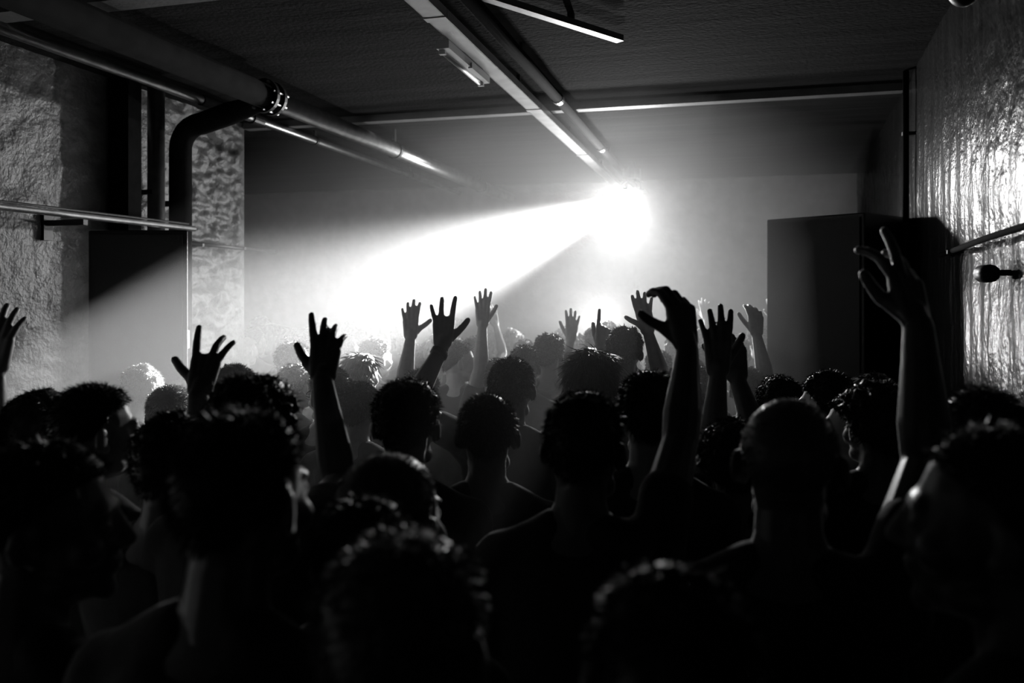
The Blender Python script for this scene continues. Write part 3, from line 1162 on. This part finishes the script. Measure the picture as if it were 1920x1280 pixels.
    if glasses:
        gm = MB()
        for sx in (-1, 1):
            ring = [hc + Rh @ (Vector((sx * 0.034 + 0.026 * math.cos(a_), 0.098, 0.002 + 0.020 * math.sin(a_))) * hs) for a_ in np.linspace(0, 2 * math.pi, 17)]
            gm.tube(ring, 0.0018, 6, False)
            gm.tube([hc + Rh @ (Vector((sx * 0.060, 0.096, 0.006)) * hs), hc + Rh @ (Vector((sx * 0.082, 0.0, 0.008)) * hs)], 0.0018, 6)
        gm.tube([hc + Rh @ (Vector((-0.009, 0.099, 0.006)) * hs), hc + Rh @ (Vector((0.009, 0.099, 0.006)) * hs)], 0.0018, 6)
        gm.build('glasses', 'black_metal', o, True)
    return o


def arm(e, w, **k):
    k['e'] = W(*e) if e else None
    k['w'] = W(*w)
    return k


def wtop(px, py, d):
    return W(px, py, d)


r_ = math.radians
# (px, top, depth) of the head, then the rest.  right = +x of the picture
P_ = make_person
# --- front rows -------------------------------------------------------------
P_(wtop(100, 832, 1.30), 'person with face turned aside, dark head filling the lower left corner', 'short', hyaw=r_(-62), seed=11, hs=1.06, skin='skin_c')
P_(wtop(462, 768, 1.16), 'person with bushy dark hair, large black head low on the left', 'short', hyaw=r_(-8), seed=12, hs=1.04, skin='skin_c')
P_(wtop(735, 848, 1.42), 'person with cropped hair, crown edged by light, low centre left', 'buzz', hyaw=r_(-10), seed=13, hs=1.10, hairm='hair_brown')
P_(wtop(688, 932, 1.20), 'person with tousled dark hair just below the cropped light-edged crown', 'short', seed=14, hs=0.82, hyaw=r_(10))
P_(wtop(765, 995, 0.92), 'person with thick soft hair at the bottom edge, centre left', 'short', seed=15, hs=1.06, hairm='hair_brown')
P_(wtop(1265, 1066, 0.82), 'person whose dark crown barely shows at the bottom, centre right', 'short', seed=16, hs=0.97)
P_(wtop(1097, 738, 1.80), 'person with short dark hair holding up a hooked right hand', 'short', seed=17, hs=1.02, yaw=r_(-4), skin='skin_c',
   arms={'R': arm((1335, 812, 2.02), (1290, 650, 2.06), d=(-0.14, 0.1, 1.0), n=(-0.45, 0.9, -0.05), c=[(30, 44, 30, 8), (36, 46, 30, 2), (40, 48, 30, -4), (46, 50, 30, -9)], t=(0.95, 0.5, -0.1), f=1.08, s=1.12)})
P_(wtop(915, 740, 2.30), 'person with cropped hair and protruding ears in the centre', 'crop', seed=18, hs=0.98, yaw=r_(12), skin='skin_b', shirt='shirt_b')
P_(wtop(1480, 746, 1.46), 'person with close-shaved head raising one arm beside the right wall', 'buzz', seed=19, hs=1.05, skin='skin_c', yaw=r_(-6), hairm='hair_brown',
   arms={'R': arm((1742, 822, 1.56), (1722, 612, 1.60), d=(-0.04, 0.42, 0.9), n=(-0.35, 0.85, -0.4), c=[(4, 30, 20, 26), (-6, 10, 8, 5), (10, 25, 18, -3), (22, 32, 20, -8)], t=(0.85, 0.7, -0.25), f=1.1, s=1.06)})
P_(wtop(1220, 697, 2.22), 'person with thick short hair and visible ears, centre right', 'short', seed=20, hs=1.02, yaw=r_(3), skin='skin_a', shirt='shirt_b')
P_(wtop(765, 711, 2.22), 'person with round bushy hair left of the protruding ears', 'messy', seed=21, hs=1.0, yaw=r_(8), skin='skin_b')
P_(wtop(960, 672, 3.05), 'person with cropped hair raising a left hand with spread fingers', 'crop', seed=22, hs=1.0, yaw=r_(5), skin='skin_b', lod=1, wrist_band=True,
   arms={'L': arm((840, 748, 2.98), (829, 652, 2.98), d=(0.02, 0.35, 0.93), n=(0.05, 0.93, -0.35), c=[(0, 10, 8, 5), (70, 80, 40, 1), (4, 10, 8, -2), (4, 10, 8, -18)], t=(0.75, 0.75, -0.2))})
P_(wtop(1112, 654, 3.0), 'person with long wavy hair in the middle of the crowd', 'long', seed=23, hs=1.0, hairm='hair_brown', lod=1)
P_(wtop(985, 649, 4.5), 'person with short hair behind the cropped head, centre', 'short', seed=24, lod=1)
P_(wtop(1032, 627, 4.8), 'person with wavy hair below the glow, face in shade', 'messy', seed=25, lod=1, hyaw=r_(-15))
P_(wtop(1172, 614, 3.9), 'person with rough tousled hair against the bright haze', 'messy', seed=26, lod=1, hs=0.95)
P_(wtop(676, 718, 3.3), 'person with cropped pale-rimmed hair behind the raised forearm', 'crop', seed=27, lod=1, hs=0.95, hairm='hair_brown', skin='skin_a', shirt='shirt_b')
P_(wtop(616, 690, 3.5), 'person with glasses half hidden by a raised hand', 'short', seed=28, lod=1, hyaw=r_(55), hairm='hair_brown', skin='skin_a', glasses=True)
P_(wtop(183, 722, 2.02), 'person with smooth short hair, cheek lit, on the left', 'crop', seed=29, hs=1.0, hyaw=r_(-32), skin='skin_a')
P_(wtop(82, 735, 2.25), 'person with rumpled hair next to the lit cheek', 'messy', seed=30, hs=0.95, hairm='hair_brown')
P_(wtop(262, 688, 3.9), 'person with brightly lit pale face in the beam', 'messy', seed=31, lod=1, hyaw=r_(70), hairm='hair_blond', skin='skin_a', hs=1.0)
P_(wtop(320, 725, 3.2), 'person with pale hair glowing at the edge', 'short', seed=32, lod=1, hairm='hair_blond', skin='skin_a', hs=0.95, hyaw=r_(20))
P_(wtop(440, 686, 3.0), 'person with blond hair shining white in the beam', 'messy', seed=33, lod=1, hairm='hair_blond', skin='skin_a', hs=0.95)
P_(wtop(478, 706, 1.84), 'person with dark curly hair raising a right forearm', 'curly', seed=34, hs=0.98, skin='skin_b',
   arms={'R': arm((628, 872, 2.05), (605, 716, 2.10), d=(-0.06, 0.62, 0.78), n=(-0.05, 0.78, -0.62), c=[(-22, 5, 5, 8), (0, 14, 10, 2), (4, 18, 12, -4), (6, 25, 15, -12)], t=(0.55, 0.75, -0.5), f=1.06)})
P_(wtop(330, 778, 1.92), 'person hidden in the dark under a raised hand, one finger up', 'messy', seed=35, hs=0.97, skin='skin_b',
   arms={'R': arm((378, 880, 2.1), (372, 742, 2.14), d=(0.02, 0.5, 0.86), n=(0, 0.86, -0.5), c=[(-8, 8, 6, 6), (60, 60, 30, 1), (10, 20, 12, -5), (4, 14, 10, -20)], t=(0.8, 0.7, -0.25))})
P_(wtop(1838, 727, 1.75), 'person with round dark head against the right wall', 'crop', seed=36, hs=1.06)
P_(wtop(1860, 800, 1.04), 'person in profile facing left, forehead lit, lower right', 'crop', seed=37, hs=1.06, yaw=r_(35), hyaw=r_(40), skin='skin_c')
P_(wtop(1640, 716, 2.30), 'person with shaggy hair under the raised arm by the right speaker', 'curly', seed=38, hs=0.95, hyaw=r_(25))
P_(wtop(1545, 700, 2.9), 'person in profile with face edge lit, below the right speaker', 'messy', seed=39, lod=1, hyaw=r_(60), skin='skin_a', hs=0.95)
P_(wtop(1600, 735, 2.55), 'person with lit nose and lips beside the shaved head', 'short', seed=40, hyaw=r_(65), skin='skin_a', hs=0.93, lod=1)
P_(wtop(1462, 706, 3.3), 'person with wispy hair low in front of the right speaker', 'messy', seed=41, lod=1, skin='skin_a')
P_(wtop(1376, 786, 2.25), 'person with tousled hair holding up both open hands', 'curly', seed=42, hs=0.9, skin='skin_b',
   arms={'L': arm((1322, 850, 2.38), (1346, 706, 2.42), d=(0.0, 0.05, 1.0), n=(0.1, 1, 0.0), c=OPEN, t=(0.6, 0.9, 0.1)),
         'R': arm((1430, 840, 2.38), (1384, 716, 2.50), d=(-0.12, 0.05, 1.0), n=(-0.1, 1, 0.0), c=REACH, t=THUMB_MID)})
P_(wtop(1322, 688, 4.0), 'person reaching up with a slim open hand into the glow', 'short', seed=43, lod=1, skin='skin_a',
   arms={'L': arm((1236, 690, 3.9), (1206, 584, 3.86), d=(-0.22, 0.0, 1.0), n=(0.1, -1, 0.0), c=OPEN, t=THUMB_OUT)})
P_(wtop(935, 672, 4.6), 'person raising a thin hazy arm left of the centre', 'short', seed=44, lod=1, skin='skin_a',
   arms={'L': arm((903, 690, 4.55), (906, 602, 4.5), d=(0.02, 0.0, 1.0), n=(0, 1, 0), c=OPEN, t=THUMB_MID)})
P_(wtop(790, 694, 3.9), 'person raising a pale lit hand at the foot of the beam', 'messy', seed=45, lod=1, skin='skin_a', hairm='hair_brown',
   arms={'L': arm((776, 702, 4.05), (771, 630, 4.1), d=(-0.03, 0.3, 0.95), n=(0, 0.95, -0.3), c=OPEN, t=THUMB_OUT)})
P_(wtop(-70, 735, 2.15), 'person at the picture edge with a lit raised forearm', 'short', seed=46, skin='skin_a',
   arms={'R': arm((-14, 822, 2.3), (-8, 700, 2.32), d=(-0.05, 0.3, 0.95), n=(0.1, 0.95, -0.3), c=OPEN, t=THUMB_MID)})
P_(wtop(1056, 662, 5.3), 'person raising a faint hand straight under the lamp', 'short', seed=47, lod=1, skin='skin_a',
   arms={'R': arm((1068, 702, 5.3), (1070, 640, 5.3), d=(0.08, 0.0, 1.0), n=(0, 1, 0), c=OPEN, t=THUMB_MID)})
P_(wtop(1402, 690, 4.25), 'person raising a slender arm beside the right speaker', 'short', seed=48, lod=1, skin='skin_a',
   arms={'R': arm((1428, 700, 4.3), (1412, 602, 4.3), d=(-0.05, 0.0, 1.0), n=(0, 1, 0), c=REACH, t=THUMB_MID)})
P_(wtop(1108, 688, 4.3), 'person pointing one finger up beside the tousled head', 'short', seed=49, lod=1, skin='skin_b', hs=0.95,
   arms={'R': arm((1140, 712, 4.2), (1128, 655, 4.15), d=(0.12, 0.0, 1.0), n=(0, 1, 0), c=POINT, t=THUMB_IN)})
P_(wtop(862, 640, 5.0), 'person seen in profile with a lit neck behind the spread hand', 'short', seed=50, lod=1, hyaw=r_(-60), skin='skin_a', hs=1.05)

# --- the packed crowd behind: a few people copied, each copy a person of its own ------------------------
heroes = [o.location.copy() for o in bpy.data.objects if o.name.split('.')[0] == 'person']
variants = []
vs_spec = [
    dict(hair='short', hairm='hair_black', skin='skin_a', shirt='shirt_b'),
    dict(hair='messy', hairm='hair_brown', skin='skin_a', shirt='shirt_c'),
    dict(hair='long', hairm='hair_brown', skin='skin_a', shirt='shirt_b'),
    dict(hair='crop', hairm='hair_black', skin='skin_b', shirt='shirt_a'),
    dict(hair='bun', hairm='hair_blond', skin='skin_a', shirt='shirt_c'),
    dict(hair='curly', hairm='hair_black', skin='skin_c', shirt='shirt_b'),
    dict(hair='short', hairm='hair_blond', skin='skin_a', shirt='shirt_b', up=True),
    dict(hair='crop', hairm='hair_brown', skin='skin_b', shirt='shirt_c', up=True),
]
spots = []
y = 3.1
row = 0
while y < 8.0:
    x = (-3.0 if y < 5.6 else -4.6) + (0.27 if row % 2 else 0)
    while x < XR(y) - 0.32:
        spots.append((x + rng.uniform(-.09, .09), y + rng.uniform(-.09, .09)))
        x += 0.52
    y += 0.52
    row += 1
boxes = [(0.59, 5.21, 0.62), (-2.95, 3.75, 0.50), (LOW.x, LOW.y, 0.75)]     # keep clear of the speaker stacks and the lamp


def clear(x, y, m=0.40):
    for p in heroes:
        if (p.x - x) ** 2 + (p.y - y) ** 2 < m * m:
            return False
    for bx, by, br in boxes:
        if (bx - x) ** 2 + (by - y) ** 2 < br * br:
            return False
    # inside the camera's view
    d = -x * SN + y * CS
    xx = x * CS + y * SN
    px = 960 + FPX * xx / d
    return d > 2.6 and -60 < px < 1980


spots = [q for q in spots if clear(*q)]
rng.shuffle(spots)


def copy_tree(o, parent=None):
    c = o.copy()
    COL.objects.link(c)
    c.parent = parent
    for ch in o.children:
        copy_tree(ch, c)
    return c


LOOKS = ['with short dark hair', 'with tousled brown hair', 'with long brown hair', 'with cropped dark hair', 'with a pale topknot', 'with thick dark curls',
         'with pale hair and one arm up', 'with cropped brown hair and one arm up']


def crowd_label(k, x, y):
    px = 960 + FPX * (x * CS + y * SN) / (-x * SN + y * CS)
    zone = 'under the light beam' if px < 760 else ('below the stage lamp' if px < 1230 else 'towards the right speaker')
    return 'hazy back-row figure %s, %s' % (LOOKS[k], zone)


for i, (x, y) in enumerate(spots):
    k = i % len(vs_spec)
    if k >= 6 and rng.random() < 0.4:
        k = rng.randrange(6)
    hgt = rng.uniform(1.56, 1.70)
    if i < len(vs_spec):
        k = i
        sp = dict(vs_spec[k])
        up = sp.pop('up', False)
        arms = None
        if up:
            arms = {'R': dict(e=Vector((x + 0.28, y + 0.1, 1.48)), w=Vector((x + 0.22, y + 0.16, 1.76)), n=(0, 1, 0), c=OPEN, t=THUMB_MID)}
        o = P_((x, y, 1.64), crowd_label(k, x, y), seed=100 + k, lod=2, arms=arms, group='people in the packed crowd', yaw=rng.uniform(-.2, .2), hyaw=rng.uniform(-.4, .4), **sp)
        variants.append(o)
    else:
        o = copy_tree(variants[k])
        o.location = (x, y, 0)
        o.rotation_euler.z = rng.uniform(-0.5, 0.5)
        f = hgt / 1.64
        o.scale = (f, f, f)
        o['label'] = crowd_label(k, x, y)
